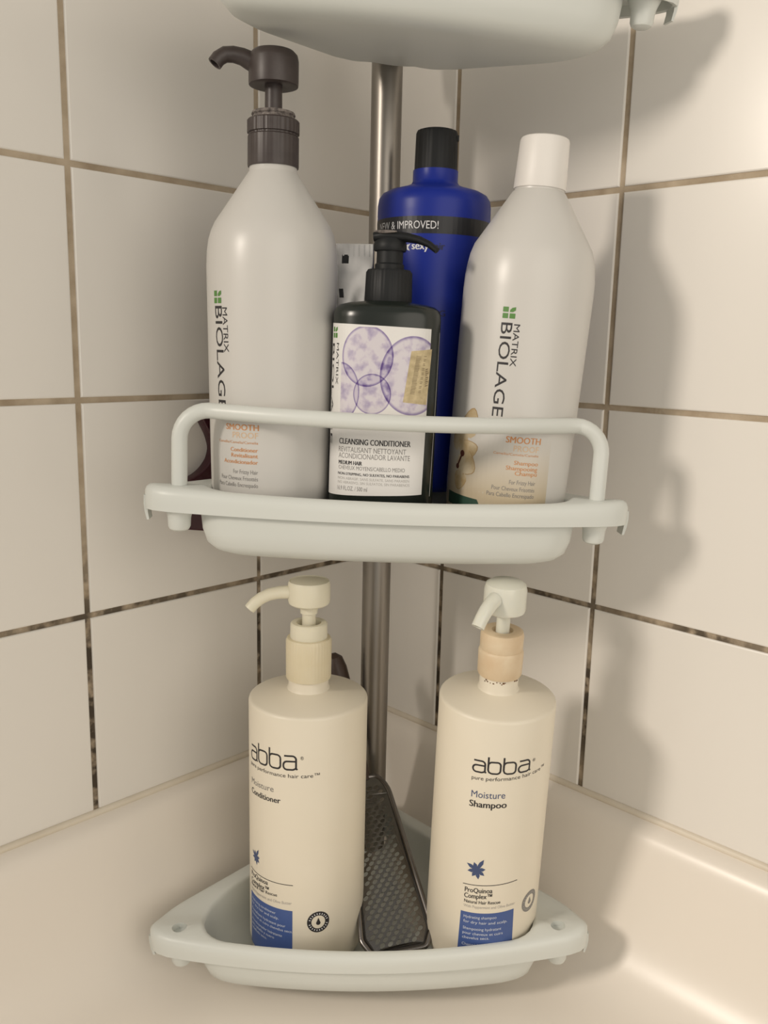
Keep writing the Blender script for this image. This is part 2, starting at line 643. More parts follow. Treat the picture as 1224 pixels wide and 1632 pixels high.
def tile_mesh(w, h):
    """glazed tile with a rounded arris, lying in the x-z plane, face towards -y at y=0"""
    g = GAP / 2
    L = [(g, 0.55), (g, -0.0 + 0.10), (g + 0.035, 0.035), (g + 0.11, 0.0)]
    V, F = [], []
    for i, y in L:
        V += [(i, y, i), (w - i, y, i), (w - i, y, h - i), (i, y, h - i)]
    for a in range(3):
        for k in range(4):
            k2 = (k + 1) % 4
            F.append((a * 4 + k, a * 4 + k2, (a + 1) * 4 + k2, (a + 1) * 4 + k))
    F.append((12, 13, 14, 15))
    F.append((3, 2, 1, 0))
    return new_mesh('tile', V, F, False)

for side, (d, n, cut) in WALL.items():
    # wall frame: x along the wall away from the corner for the right wall, towards it for the left one
    x = d if side == 'right' else -d
    m = Matrix((x, -n, Vector((0, 0, 1)))).transposed().to_4x4()
    V, F = (box(-0.2, 92, 0.13, 6, -60, 92) if side == 'right' else box(-cut - T * 5 - 0.2, 0.2, 0.13, 6, -60, 92))
    wall = structure(obj('wall_' + side, new_mesh('wall_' + side, V, F, False), M_grout, None, matrix=m))
    # the left wall's unseen end is set to block the lamp from the corner
    cols = [(0.0, cut)] + [(cut + T * k, cut + T * (k + 1)) for k in range(5)]
    meshes = {}
    for a, b in cols:
        for r in range(-1, 6):
            key = round(b - a, 3)
            if key not in meshes:
                meshes[key] = tile_mesh(b - a, T)
            x0 = a if side == 'right' else -b
            mm = Matrix.Translation(Vector((x0, rnd.uniform(-0.012, 0.012), r * T)) * CM) @ Matrix.Rotation(rad(rnd.uniform(-.12, .12)), 4, 'Z') @ Matrix.Rotation(rad(rnd.uniform(-.12, .12)), 4, 'X')
            obj('tile', meshes[key], M_tile, wall, matrix=mm)

# ------------------------------------------------------------------ bathtub: lip, sloping side, cove and ledge in the corner
tub_prof = [(-0.6, -15.1), (0.05, -15.28), (0.35, -15.42), (0.75, -15.62), (1.15, -15.95), (1.5, -16.6), (1.8, -17.6), (2.3, -19.4), (2.9, -21.4), (3.5, -23.0),
            (4.2, -24.3), (5.1, -25.4), (6.3, -26.2), (7.8, -26.65), (10, -26.85), (16, -26.95), (24, -27.05), (32, -27.2), (34, -27.6), (35.2, -29), (36, -33), (38, -60)]
def corner_path(o, n=10):
    rc = max(0.05, min(4.5, 0.25 + 0.95 * max(o, 0)))
    P = [(92.0, o), (60.0, o), (o + rc + 14, o)]
    for k in range(n + 1):
        t = pi / 2 * k / n
        P.append((o + rc - rc * sin(t), o + rc - rc * cos(t)))
    P += [(o, o + rc + 14), (o, 60.0), (o, 92.0)]
    return P                                                  # (distance along left wall, distance along right wall)
V, F = [], []
rows = []
fine = []
for i in range(len(tub_prof) - 1):
    (o0, z0), (o1, z1) = tub_prof[i], tub_prof[i + 1]
    fine.append((o0, z0))
    fine.append(((o0 + o1) / 2, (z0 + z1) / 2))
fine.append(tub_prof[-1])
sm = [fine[0]] + [tuple((fine[i - 1][k] + 2 * fine[i][k] + fine[i + 1][k]) / 4 for k in (0, 1)) for i in range(1, len(fine) - 1)] + [fine[-1]]
for o, z in sm:
    P = corner_path(o)
    rows.append(range(len(V), len(V) + len(P)))
    for a, b in P:
        # a: along left wall from right wall plane ; b: along right wall
        p = WALL['left'][0] * a + WALL['right'][0] * b
        V.append((p.x, p.y, z))
for a, b in zip(rows, rows[1:]):
    for k in range(len(a) - 1):
        F.append((a[k], b[k], b[k + 1], a[k + 1]))
me = new_mesh('bathtub', V, F, True, 60)
fix_normals(me)
tub = obj('bathtub', me, M_tub)
tub['label'] = 'cream acrylic bathtub corner with curved side below the tiles'
tub['category'] = 'bathtub'
# the bead of sealant between tub and tiles
for i, (side, (d, n, cut)) in enumerate(WALL.items()):
    P = [d * 0.1 + n * 0.05 + Vector((0, 0, -15.22)), d * 45 + n * 0.05 + Vector((0, 0, -15.22)), d * 92 + n * 0.05 + Vector((0, 0, -15.22))]
    V, F = tube(P, 0.27, 12)
    structure(obj('trim_%d' % (i + 1), new_mesh('trim', V, F), M_caulk))

# ------------------------------------------------------------------ the corner caddy
PX, PY, KC = -0.276, -11.476, 1.034
caddy = thing('corner_shower_caddy', 'white plastic three tier corner caddy on a steel tension pole', 'shower caddy', matrix=Matrix.Translation(Vector((PX, PY, -26.9)) * CM) @ Matrix.Scale(KC, 4))
PZ = -26.9

def smax(a, b, k):
    h = max(k - abs(a - b), 0) / k
    return max(a, b) + h * h * k * 0.25
def smin(a, b, k):
    return -smax(-a, -b, k)
def f_out(x, y):
    s = smax((x + y - 2.97) * s2, (-x + y - 2.97) * s2, 2.0)
    d = smax(s, (-y - 16.45 + 0.0085 * x * x), 1.6)
    return smax(d, abs(x) - 15.45, 2.0)
def f_in(x, y):
    s = smax((x + y - 1.25) * s2, (-x + y - 1.25) * s2, 2.0)
    d = smax(s, (-y - 15.8 + 0.0085 * x * x), 3.0)
    d = smax(d, abs(x) - 11.75, 2.4)
    return smin(d, math.hypot(x, y + 0.2) - 1.75, 1.6)
CY = -8.6
def level(f, lv, ang):
    lo, hi = 0.0, 24.0
    c, s = cos(ang), sin(ang)
    for _ in range(34):
        m = (lo + hi) / 2
        if f(c * m, CY + s * m) > lv:
            hi = m
        else:
            lo = m
    return c * lo, CY + s * lo
def z_top(x, y):
    t = max(0.0, min(1.0, (y + 13.75) / 1.5))
    t = t * t * (3 - 2 * t)
    f = max(0.0, -13.75 - y)
    return -0.42 * t - 0.12 * f ** 1.15
NA = 160
def shelf_mesh():
    loops = []
    def L(f, lv, z=None, dz=0.0):
        pts = []
        for k in range(NA):
            a = 2 * pi * k / NA
            x, y = level(f, lv, a)
            zz = (z_top(x, y) + dz) if z is None else z
            if zz < -0.9:                                     # the tray runs out upwards around the pole
                t = max(0.0, min(1.0, (y + 4.5) / 4.5))
                zz *= 1 - 0.22 * t * t * (3 - 2 * t)
            pts.append((x, y, zz))
        loops.append(pts)
    # underside, from the middle of the tray out to the skirt
    L(f_in, -3.2, -4.42); L(f_in, -1.7, -4.40); L(f_in, -1.05, -4.3); L(f_in, -0.5, -4.05); L(f_in, -0.1, -3.6); L(f_in, 0.12, -2.8); L(f_in, 0.2, -1.9); L(f_in, 0.22, -0.95)
    L(f_in, 0.42, -0.78); L(f_out, -0.45, -0.75); L(f_out, -0.24, -0.9); L(f_out, -0.2, -1.5)
    # skirt, rim
    L(f_out, 0.0, -1.55); L(f_out, 0.02, -1.0); L(f_out, 0.0, None, -0.42); L(f_out, -0.07, None, -0.2); L(f_out, -0.22, None, -0.05); L(f_out, -0.42, None, 0.0)
    # down into the tray
    L(f_in, 0.16, None, 0.0); L(f_in, 0.02, None, -0.04); L(f_in, -0.08, None, -0.16); L(f_in, -0.10, -0.8); L(f_in, -0.12, -1.8); L(f_in, -0.2, -2.75); L(f_in, -0.42, -3.4)
    L(f_in, -0.85, -3.85); L(f_in, -1.4, -4.03); L(f_in, -2.1, -4.09); L(f_in, -3.3, -4.10)
    V, F = [], []
    V.append((0, CY, -4.43))
    for lp in loops:
        V += lp
    V.append((0, CY, -4.10))
    for k in range(NA):
        F.append((0, 1 + (k + 1) % NA, 1 + k))
    for i in range(len(loops) - 1):
        for k in range(NA):
            a, b = 1 + i * NA + k, 1 + i * NA + (k + 1) % NA
            F.append((a, b, b + NA, a + NA))
    n = 1 + (len(loops) - 1) * NA
    for k in range(NA):
        F.append((n + k, n + (k + 1) % NA, len(V) - 1))
    me = new_mesh('shelf', V, F, False)
    fix_normals(me)
    cut = []
    v, f = lathe([(0, -8), (1.24, -8), (1.24, 3), (0, 3)], 40)
    cut.append(new_mesh('c', v, f, False))
    for sx in (-1, 1):
        v, f = lathe([(0, -0.55), (0.5, -0.55), (0.5, 1), (0, 1)], 24)
        cut.append(new_mesh('c', [(x + sx * 12.94, y - 13.78, z) for x, y, z in v], f, False))
    me = boolean_cut(me, cut)
    me.name = 'shelf'
    me.polygons.foreach_set('use_smooth', [True] * len(me.polygons))
    me.set_sharp_from_angle(angle=rad(38))
    return me
SHELF = shelf_mesh()
v, f = lathe([(0, -2.92), (0.4, -2.9), (0.6, -2.78), (0.68, -2.6), (0.70, -2.15), (0.73, -1.95), (0.88, -1.6), (1.02, -1.3), (1.02, -0.72), (0, -0.72)], 32)
PEG = new_mesh('peg', v, f)
v, f = lathe([(0.45, -2.93), (0.45, -1.6), (0, -1.6)], 24)
def rail_mesh():
    P = []
    R, H, hx, hy = 1.75, 4.5, 12.94, -13.78
    for k in range(8):
        P.append((-hx, hy, -0.5 + (H - R + 0.5) * k / 8))
    for k in range(9):
        a = pi - pi / 2 * k / 8
        P.append((-hx + R + R * cos(a), hy, H - R + R * sin(a)))
    xs = hx - R
    for k in range(1, 24):
        x = -xs + 2 * xs * k / 24
        P.append((x, hy - 3.0 * (1 - (x / xs) ** 2), H))
    for k in range(9):
        a = pi / 2 - pi / 2 * k / 8
        P.append((hx - R + R * cos(a), hy, H - R + R * sin(a)))
    for k in range(7, -1, -1):
        P.append((hx, hy, -0.5 + (H - R + 0.5) * k / 8))
    v, f = tube(P, 0.48, 20)
    return new_mesh('guard_rail', v, f)
RAIL = rail_mesh()
def tab_mesh(sx):
    # thin skirt corner hanging from the outermost point of the ear
    tip = max((level(f_out, 0.0, 2 * pi * k / 720) for k in range(720)), key=lambda p: p[0])
    X, Yt = tip
    P = [(X + .02, -0.75), (X + .03, -1.3), (X - .03, -1.8), (X - .16, -2.3), (X - .30, -2.28), (X - .22, -1.8), (X - .2, -1.3), (X - .22, -0.85)]
    V = [(sx * x, y, z) for y in (Yt + 0.55, Yt - 0.45) for x, z in P]
    n = len(P)
    F = [tuple(range(n)), tuple(reversed(range(n, 2 * n)))] + [(k, (k + 1) % n, n + (k + 1) % n, n + k) for k in range(n)]
    me = new_mesh('side_tab', V, F, False)
    fix_normals(me)
    return me
TABS = [tab_mesh(-1), tab_mesh(1)]

def shelf(z, yaw, pitch, roll, rail, label, dx=0.0):
    m = Matrix.Translation(Vector((dx, 0, (z - PZ) / KC)) * CM) @ Matrix.Rotation(yaw, 4, 'Z') @ Matrix.Rotation(pitch, 4, 'X') @ Matrix.Rotation(roll, 4, 'Y')
    s = obj('shelf', SHELF, M_shelf, caddy, matrix=m)
    s['label'] = label
    for sx in (-1, 1):
        obj('peg', PEG, M_shelf, s, (sx * 12.94, -13.78, 0))
    obj('side_tab', TABS[0], M_shelf, s)
    obj('side_tab', TABS[1], M_shelf, s)
    if rail:
        obj('guard_rail', RAIL, M_shelf, s)
    return s
shelf(-19.869, -0.0142, 0.0695, -0.0313, False, 'bottom shelf without a rail')
shelf(10.422, 0.0498, 0.0099, 0.0247, True, 'middle shelf with a guard rail')
shelf(43.45, rad(8.8), rad(5.8), rad(1.6), False, 'top shelf seen from below')
v, f = lathe([(0, 0.0), (1.9, 0.0), (1.9, 0.5), (1.5, 0.9), (1.11, 1.0), (1.11, 92), (0, 92)], 48)
obj('pole', new_mesh('pole', v, f), M_steel, caddy)

# ------------------------------------------------------------------ pumps
def spout(path, radii, hole_r):
    mb = MB()
    v, f = tube(path, radii, 20, cap=False)
    # bore: inner wall and a back face so the mouth is open
    P = [Vector(p) for p in path]
    n = len(P)
    segs = 20
    mb.add(v, f)
    t = (P[-1] - P[-2]).normalized()
    inner = [P[-1] + (Vector(q) - P[-1]) * (hole_r / radii[-1]) for q in v[(n - 1) * segs:]]
    deep = [q - t * 0.5 for q in inner]
    b = len(mb.v)
    mb.v += [tuple(q) for q in inner] + [tuple(q) for q in deep]
    for k in range(segs):
        k2 = (k + 1) % segs
        o = (n - 1) * segs
        mb.f.append((o + k, o + k2, b + k2, b + k))
        mb.f.append((b + k, b + k2, b + segs + k2, b + segs + k))
    mb.f.append(tuple(b + segs + k for k in range(segs)))
    mb.f.append(tuple(reversed(range(segs))))
    return mb.mesh('nozzle', normals=True)

def collar_mesh(prof, ribs=0, rib_d=0.03, segs=72):
    v, f = lathe(prof, segs)
    if ribs:
        out = []
        for (x, y, z) in v:
            r = math.hypot(x, y)
            if r > 0.9 and prof[1][1] + 0.1 < z < prof[-2][1] - 0.05:
                a = math.atan2(y, x)
                k = 1 + rib_d / r * (1 if cos(a * ribs) > 0 else -1)
                x, y = x * k, y * k
            out.append((x, y, z))
        v = out
    return new_mesh('pump_collar', v, f)

# ------------------------------------------------------------------ 1. tall white conditioner bottle with brown pump (middle shelf, left)
b1 = thing('conditioner_bottle', 'tall white conditioner bottle with dark brown pump standing left on the middle shelf', 'bottle',
           matrix=frame((-7.59, -22.616, 7.688), (-7.431, -22.616, 29.51), 1.0542), group='hair bottles on the middle shelf')
prof1 = [(0, 0.42), (2.7, 0.3), (3.15, 0.38), (3.5, 0.7), (3.70, 1.3), (3.76, 2.5), (3.85, 7.5), (3.95, 14.4), (3.965, 15.5), (3.93, 16.4), (3.84, 17.05), (3.68, 17.6), (3.45, 18.1), (1.52, 20.95), (1.42, 21.1), (1.42, 21.6), (0, 21.6)]
v, f = lathe(prof1, 96)
obj('body', new_mesh('body', v, f, True, 50), M_white, b1)
S1 = Surface([(h, r) for r, h in prof1[4:13]])
v = [(0, 21.35), (1.5, 21.35), (1.52, 21.45), (1.50, 23.05), (1.44, 23.12), (1.44, 23.2), (1.53, 23.24), (1.53, 23.92), (1.46, 24.0), (0, 24.0)]
obj('pump_collar', collar_mesh([(r, h) for r, h in v], 30, 0.012, 180), M_brown, b1)
v, f = lathe([(1.2, 23.95), (1.28, 24.05), (1.22, 24.2), (1.3, 24.28), (1.25, 24.42), (1.05, 24.42), (0.6, 24.3), (0.5, 24.3), (0.5, 23.95)], 40)
obj('pump_ring', new_mesh('pump_ring', v, f), M_residue, b1)['label'] = 'ring crusted with dried soap'
v, f = lathe([(0, 24.1), (0.52, 24.1), (0.5, 26.1), (0, 26.1)], 28)
obj('pump_stem', new_mesh('pump_stem', v, f), M_brown, b1)
v, f = lathe([(0.5, 25.95), (1.3, 25.85), (1.44, 25.9), (1.46, 26.05), (1.46, 27.25), (1.4, 27.55), (1.2, 27.75), (0.7, 27.88), (0, 27.92)], 48)
ph = obj('pump_head', new_mesh('pump_head', v, f), M_brown, b1)
pts = [(-0.6, -0.05, 26.95), (-1.2, -0.15, 27.1), (-1.8, -0.27, 27.35), (-2.3, -0.4, 27.42), (-2.75, -0.52, 27.36), (-3.1, -0.62, 27.12), (-3.32, -0.7, 26.8)]
obj('nozzle', spout(pts, [0.62, 0.55, 0.48, 0.45, 0.44, 0.43, 0.42], 0.3), M_brown, ph)
blk, gry, org, pch, grn = (Ink(S1) for _ in range(5))
leaf_logo(grn, -0.92, -0.735, 13.30, 14.02)
blk.vtext('BIOLAGE', -0.90, 13.15, 7.10, 0.185, 0.06)
blk.vtext('MATRIX', -0.715, 13.06, 10.50, 0.105, 0.03, 0.01)
org.text('SMOOTH', -0.665, -0.09, 6.02, 6.02, 0.37, 0.012)
pch.text('PROOF', -0.535, -0.10, 5.55, 5.55, 0.37)
org.text('Camellia/Camelia/Camelia', -0.849, -0.10, 5.22, 5.22, 0.16)
org.text('Conditioner', -0.578, -0.104, 4.74, 4.74, 0.25, 0.012)
org.text('Revitalisant', -0.567, -0.104, 4.40, 4.40, 0.25, 0.012)
org.text('Acondicionador', -0.725, -0.104, 4.02, 4.02, 0.25, 0.012)
gry.text('For Frizzy Hair', -0.534, -0.104, 3.42, 3.42, 0.26)
gry.text('Pour Cheveux Frisottés', -0.80, -0.104, 3.02, 3.02, 0.26)
gry.text('Para Cabello Encrespado', -0.86, -0.104, 2.62, 2.62, 0.26)
blk.build('brand_lettering', M_ink, b1)
gry.build('small_lettering', M_grey, b1)
org.build('orange_lettering', M_orange, b1)
pch.build('peach_lettering', M_peach, b1)
grn.build('leaf_logo', M_green, b1)

# ------------------------------------------------------------------ 2. leaning white shampoo bottle (middle shelf, right)
b2 = thing('shampoo_bottle', 'tall white bottle with plain white cap leaning at right on the middle shelf', 'bottle',
           matrix=frame((8.1, -22.213, 7.565), (9.504, -22.213, 29.525), 1.0558), group='hair bottles on the middle shelf')
prof2 = [(0, 0.42), (2.7, 0.3), (3.2, 0.38), (3.54, 0.7), (3.74, 1.3), (3.80, 2.5), (3.90, 7.2), (3.98, 14.6), (3.96, 15.4), (3.89, 16.0), (3.77, 16.7), (3.57, 17.3), (1.62, 20.45), (1.5, 20.55), (1.5, 20.9), (0, 20.9)]
v, f = lathe(prof2, 96)
obj('body', new_mesh('body', v, f, True, 50), M_white, b2)
v, f = lathe([(0, 20.66), (1.56, 20.66), (1.58, 20.74), (1.47, 23.4), (1.42, 23.55), (1.3, 23.62), (0, 23.66)], 64)
obj('cap', new_mesh('cap', v, f), M_cap, b2)
S2 = Surface([(h, r) for r, h in prof2[4:12]])
blk, gry, org, pch, grn, dgr = (Ink(S2) for _ in range(6))
leaf_logo(grn, -0.50, -0.31, 12.85, 13.50)
blk.vtext('BIOLAGE', -0.505, 12.60, 7.15, 0.18, 0.0)
blk.vtext('MATRIX', -0.312, 12.54, 10.12, 0.095, 0.0, 0.01)
org.text('SMOOTH', -0.242, 0.30, 5.68, 5.68, 0.40, 0.012)
pch.text('PROOF', -0.113, 0.286, 5.19, 5.19, 0.37)
org.text('Camellia/Camelia/Camelia', -0.418, 0.294, 4.93, 4.93, 0.15)
org.text('Shampoo', -0.08, 0.303, 4.39, 4.39, 0.26, 0.007)
org.text('Shampooing', -0.197, 0.303, 4.06, 4.06, 0.26, 0.007)
org.text('Champú', -0.05, 0.305, 3.76, 3.76, 0.26, 0.007)
gry.text('For Frizzy Hair', -0.122, 0.30, 3.20, 3.20, 0.27)
gry.text('Pour Cheveux Frisottés', -0.39, 0.30, 2.79, 2.79, 0.27)
gry.text('Para Cabello Encrespado', -0.462, 0.304, 2.40, 2.40, 0.27)
pan = Ink(S2, 0.006)
pan.quad((-1.5, 0.9), (0.56, 0.9), (0.49, 6.2), (-1.5, 6.2), 26, 6)
pan.build('label_panel', M_tanpanel, b2)
dgr.quad((-1.35, 1.2), (-0.5, 1.2), (-0.62, 1.98), (-1.35, 2.12), 10, 1)
dgr.build('green_strip', M_greenstrip, b2)
# printed orchid: petals, darker veins along their edges, dark heart
pet, edg, core = Ink(S2, 0.010), Ink(S2, 0.013), Ink(S2, 0.016)
def petal(cu, cv, lu, lv, ang, n=14):
    P = []
    for k in range(n):
        t = 2 * pi * k / n
        a, b = cos(t), sin(t) * (1 - 0.35 * cos(t))
        x, y = a * lv, b * lu * 3.9
        X, Y = x * cos(ang) - y * sin(ang), x * sin(ang) + y * cos(ang)
        P.append((cu + X / 3.9, cv + Y))
    R_ = [(cu, cv)]
    for f_ in (0.25, 0.5, 0.75, 1.0):
        R_ += [(cu + (p[0] - cu) * f_, cv + (p[1] - cv) * f_) for p in P]
    pet.put(R_, [(0, 1 + k, 1 + (k + 1) % n) for k in range(n)] + [(1 + r * n + k, 1 + (r + 1) * n + k, 1 + (r + 1) * n + (k + 1) % n, 1 + r * n + (k + 1) % n) for r in range(3) for k in range(n)])
    for k in range(0, n):
        if k % n in (0, 1, 2, 11, 12, 13, 3):
            p, q = P[k], P[(k + 1) % n]
            edg.poly([p, q, (cu + (q[0] - cu) * .93, cv + (q[1] - cv) * .93), (cu + (p[0] - cu) * .93, cv + (p[1] - cv) * .93)])
petal(-0.88, 6.55, 0.17, 0.95, rad(75))
petal(-1.12, 5.6, 0.20, 0.85, rad(110))
petal(-0.90, 4.05, 0.20, 0.85, rad(-30))
petal(-0.88, 4.9, 0.16, 0.8, rad(20))
petal(-1.02, 2.95, 0.15, 0.62, rad(-100))
pet.build('flower_petals', M_petal, b2)
edg.build('petal_edges', M_petal2, b2)
for cu, cv, r in ((-1.0, 4.62, 0.20), (-1.10, 3.78, 0.17)):
    core.disc(cu, cv, r / 3.9, r, 14)
core.quad((-1.12, 3.8), (-1.08, 3.8), (-0.98, 4.6), (-1.02, 4.6), 2, 3)
core.build('flower_heart', M_core, b2)
blk.build('brand_lettering', M_ink, b2)
gry.build('small_lettering', M_grey, b2)
org.build('orange_lettering', M_orange, b2)
pch.build('peach_lettering', M_peach, b2)
grn.build('leaf_logo', M_green, b2)

# ------------------------------------------------------------------ 3. blue bottle with black flip cap (middle shelf, back)
b3 = thing('shampoo_bottle', 'bright blue bottle with black cap and black band, standing behind the dark pump bottle', 'bottle',
           matrix=frame((3.009, -16.121, 7.993), (3.22, -16.121, 31.63), 1.0553), group='hair bottles on the middle shelf')
prof3 = [(0, 1.12), (2.4, 1.0), (2.9, 1.1), (3.3, 1.5), (3.5, 2.1), (3.65, 4.5), (3.78, 19.3), (3.77, 19.9), (3.70, 20.3), (3.5, 20.6), (3.1, 20.82), (2.1, 21.1), (1.62, 21.3), (1.5, 21.5), (1.5, 22.2), (0, 22.2)]
v, f = lathe(prof3, 96)
obj('body', new_mesh('body', v, f, True, 50), M_blue, b3)
S3 = Surface([(h, r) for r, h in prof3[4:9]])
me = collar_mesh([(0, 21.75), (1.42, 21.75), (1.43, 21.85), (1.37, 24.5), (1.3, 24.68), (1.1, 24.75), (0, 24.77)], 24, 0.012, 144)
capo = obj('cap', me, M_black, b3)
v, f = box(0.75, 1.42, -0.45, 0.45, 24.1, 24.42)
obj('flip_tab', new_mesh('flip_tab', v, f, False), M_black, capo)
band = Ink(S3, 0.008)
band.quad((-pi, 17.82), (pi, 17.82), (pi, 18.88), (-pi, 18.88), 72, 1)
band.build('black_band', M_blackband, b3)
wht, drk = Ink(S3, 0.02), Ink(S3, 0.012)
wht.text('NEW & IMPROVED!', -1.24, 0.02, 18.14, 18.10, 0.50)
P = []
for k in range(10):
    a, r = pi / 2 + 2 * pi * k / 10 + 0.25, (0.36 if k % 2 == 0 else 0.15)
    P.append((-0.53 + r * cos(a) / 3.75, 16.98 + r * sin(a)))
for k in range(0, 10, 2):
    wht.poly([P[k - 1], P[k], P[k + 1]])
wht.poly([P[k] for k in range(1, 10, 2)])
wht.text('sexy', -0.42, -0.13, 16.84, 16.84, 0.50, 0.016)
drk.text('hair', -0.10, 0.14, 16.84, 16.84, 0.46, 0.02)
drk2 = Ink(S3, 0.012)
drk2.text('MOISTURIZING', -0.95, 0.20, 12.70, 12.72, 0.40, 0.01)
wht.build('white_lettering', M_whiteink, b3)
drk.build('dark_lettering', M_darkblueink, b3)
drk2.build('lower_lettering', M_darkblueink, b3)

# ------------------------------------------------------------------ 4. dark pump bottle with illustrated label (middle shelf, front)
b4 = thing('cleansing_conditioner_bottle', 'short blackish pump bottle with purple cell picture on its white label', 'bottle',
           matrix=frame((-0.307, -24.485, 7.384), (-0.069, -24.485, 21.05), 1.0353), group='hair bottles on the middle shelf')
AB, ROT = (3.25, 2.25, 2.7), -4
S4 = Surface([(0, 1), (30, 1)], AB, ROT)
def boxy(levels, n=96):
    """levels [(scale, inset, h)]: superellipse section"""
    V, F = [], []
    c, s = cos(rad(ROT)), sin(rad(ROT))
    for A, B, e, h in levels:
        for k in range(n):
            t = 2 * pi * k / n
            x = A * math.copysign(abs(cos(t)) ** (2 / e), cos(t))
            y = B * math.copysign(abs(sin(t)) ** (2 / e), sin(t))
            V.append((x * c - y * s, x * s + y * c, h))
    m = len(levels)
    for i in range(m - 1):
        for k in range(n):
            k2 = (k + 1) % n
            F.append((i * n + k, i * n + k2, (i + 1) * n + k2, (i + 1) * n + k))
    F.append(tuple(reversed(range(n))))
    F.append(tuple(range((m - 1) * n, m * n)))
    return V, F
A, B, e = AB
v, f = boxy([(A - .5, B - .5, e, 0), (A - .15, B - .15, e, .12), (A, B, e, .5), (A, B, e, 13.2), (A - .03, B - .03, e, 13.5), (A - .14, B - .12, e, 13.75), (A - .4, B - .32, e, 13.95), (A - .9, B - .65, 2.5, 14.08), (1.5, 1.45, 2.1, 14.18), (1.3, 1.3, 2, 14.3)])
obj('body', new_mesh('body', v, f, True, 40), M_dkgreen, b4)
obj('pump_collar', collar_mesh([(0, 14.15), (1.42, 14.15), (1.44, 14.25), (1.38, 15.9), (1.28, 16.06), (0, 16.06)], 36, 0.012, 216), M_black, b4)
v, f = lathe([(0, 16.0), (0.88, 16.0), (0.88, 16.35), (0.8, 16.45), (0.8, 17.6), (0, 17.6)], 32)
obj('pump_stem', new_mesh('pump_stem', v, f), M_black, b4)
v, f = lathe([(0, 17.15), (0.95, 17.15), (1.0, 17.3), (0.98, 17.6), (0.8, 17.9), (0, 18.05)], 32)
ph = obj('pump_head', new_mesh('pump_head', v, f), M_black, b4)
v, f = tube([(-1.0, 0.1, 17.95), (-0.5, 0.05, 18.0), (0.2, -0.1, 17.98), (1.0, -0.35, 17.95), (1.7, -0.6, 17.8), (2.3, -0.8, 17.55), (2.75, -0.95, 17.2)],
            [0.5, 0.75, 0.7, 0.5, 0.42, 0.36, 0.32], 18, True, 0.55)
obj('nozzle', new_mesh('nozzle', v, f), M_black, ph)
v, f = tube([(-0.95, -0.65, 18.2), (-0.6, -0.72, 18.17), (-0.1, -0.78, 18.2), (0.35, -0.80, 18.22)], [0.05, 0.1, 0.09, 0.04], 8)
obj('soap_residue', new_mesh('soap_residue', v, f), M_residue, ph)
lab = Ink(S4, 0.008)
lab.quad((-4.9, 2.45), (2.68, 2.78), (2.85, 12.66), (-4.9, 12.85), 44, 8)
lo = lab.build('paper_label', M_paper, b4)
ill = Ink(S4, 0.014)
ill.quad((-2.62, 7.3), (2.76, 7.3), (2.84, 12.62), (-2.62, 12.64), 26, 10)
ill.build('label_picture', M_cells, lo)
stk = Ink(S4, 0.022)
stk.quad((1.22, 8.35), (2.72, 8.22), (2.95, 11.5), (1.60, 11.35), 8, 6)
so = stk.build('price_sticker', M_sticker, lo, 'torn yellowed price sticker')
bars = Ink(S4, 0.028)
for k in range(26):                                           # smudged upright print of the sticker
    v0 = 8.85 + k * 0.088
    bars.quad((1.62 + .012 * k, v0), (1.62 + .012 * k + rnd.uniform(.22, .34), v0), (1.62 + .012 * k + .28, v0 + rnd.uniform(.02, .05)), (1.62 + .012 * k, v0 + .04), 1, 1)
    if k % 3:
        bars.quad((2.1 + .012 * k, v0), (2.1 + .012 * k + rnd.uniform(.1, .2), v0), (2.1 + .012 * k + .16, v0 + .04), (2.1 + .012 * k, v0 + .03), 1, 1)
for k in range(9):
    v0 = 9.3 + k * .12
    bars.quad((2.52, v0), (2.52 + rnd.uniform(.08, .3), v0 + .05), (2.55 + rnd.uniform(.08, .3), v0 + .12), (2.56, v0 + .08), 1, 1)
bp = obj('sticker_print', new_mesh('sticker_print', bars.v, bars.f, False), M_stickerink, lo)
bp['kind'] = 'stuff'
blk, gry, lgt, grn = (Ink(S4, 0.014) for _ in range(4))
blk.text('CLEANSING CONDITIONER', -2.6, 1.80, 5.70, 5.70, 0.36, 0.011)
gry.text('REVITALISANT NETTOYANT', -2.63, 1.55, 5.23, 5.23, 0.33)
gry.text('ACONDICIONADOR LAVANTE', -2.62, 1.80, 4.85, 4.85, 0.33)
blk.text('MEDIUM HAIR', -2.6, -1.07, 4.46, 4.46, 0.25, 0.016)
gry.text('CHEVEUX MOYENS/CABELLO MEDIO', -2.6, 1.52, 4.16, 4.16, 0.25)
blk.text('NON-STRIPPING, NO SULFATES, NO PARABENS', -2.63, 1.81, 3.82, 3.82, 0.17, 0.012)
lgt.text('NON ABRASIF, SANS SULFATE, SANS PARABEN', -2.62, 1.82, 3.54, 3.54, 0.17)
lgt.text('NO ABRASIVO, SIN SULFATOS, SIN PARABENOS', -2.62, 1.85, 3.29, 3.29, 0.17)
gry.text('16.9 FL.OZ. / 500 ml', -2.65, -0.70, 2.88, 2.88, 0.28)
blk.vtext('MATRIX', -3.10, 11.65, 9.2, 0.24)
blk.vtext('BIOLAGE', -3.75, 11.62, 5.6, 0.42)
leaf_logo(grn, -3.6, -3.05, 11.95, 12.6)
blk.build('black_lettering', M_ink, lo)
gry.build('grey_lettering', M_grey, lo)
lgt.build('pale_lettering', M_ltgrey, lo)
grn.build('leaf_logo', M_green, lo)
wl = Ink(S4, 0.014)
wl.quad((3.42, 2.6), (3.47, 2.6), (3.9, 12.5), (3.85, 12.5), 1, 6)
wl.build('label_edge_line', M_paper, b4)

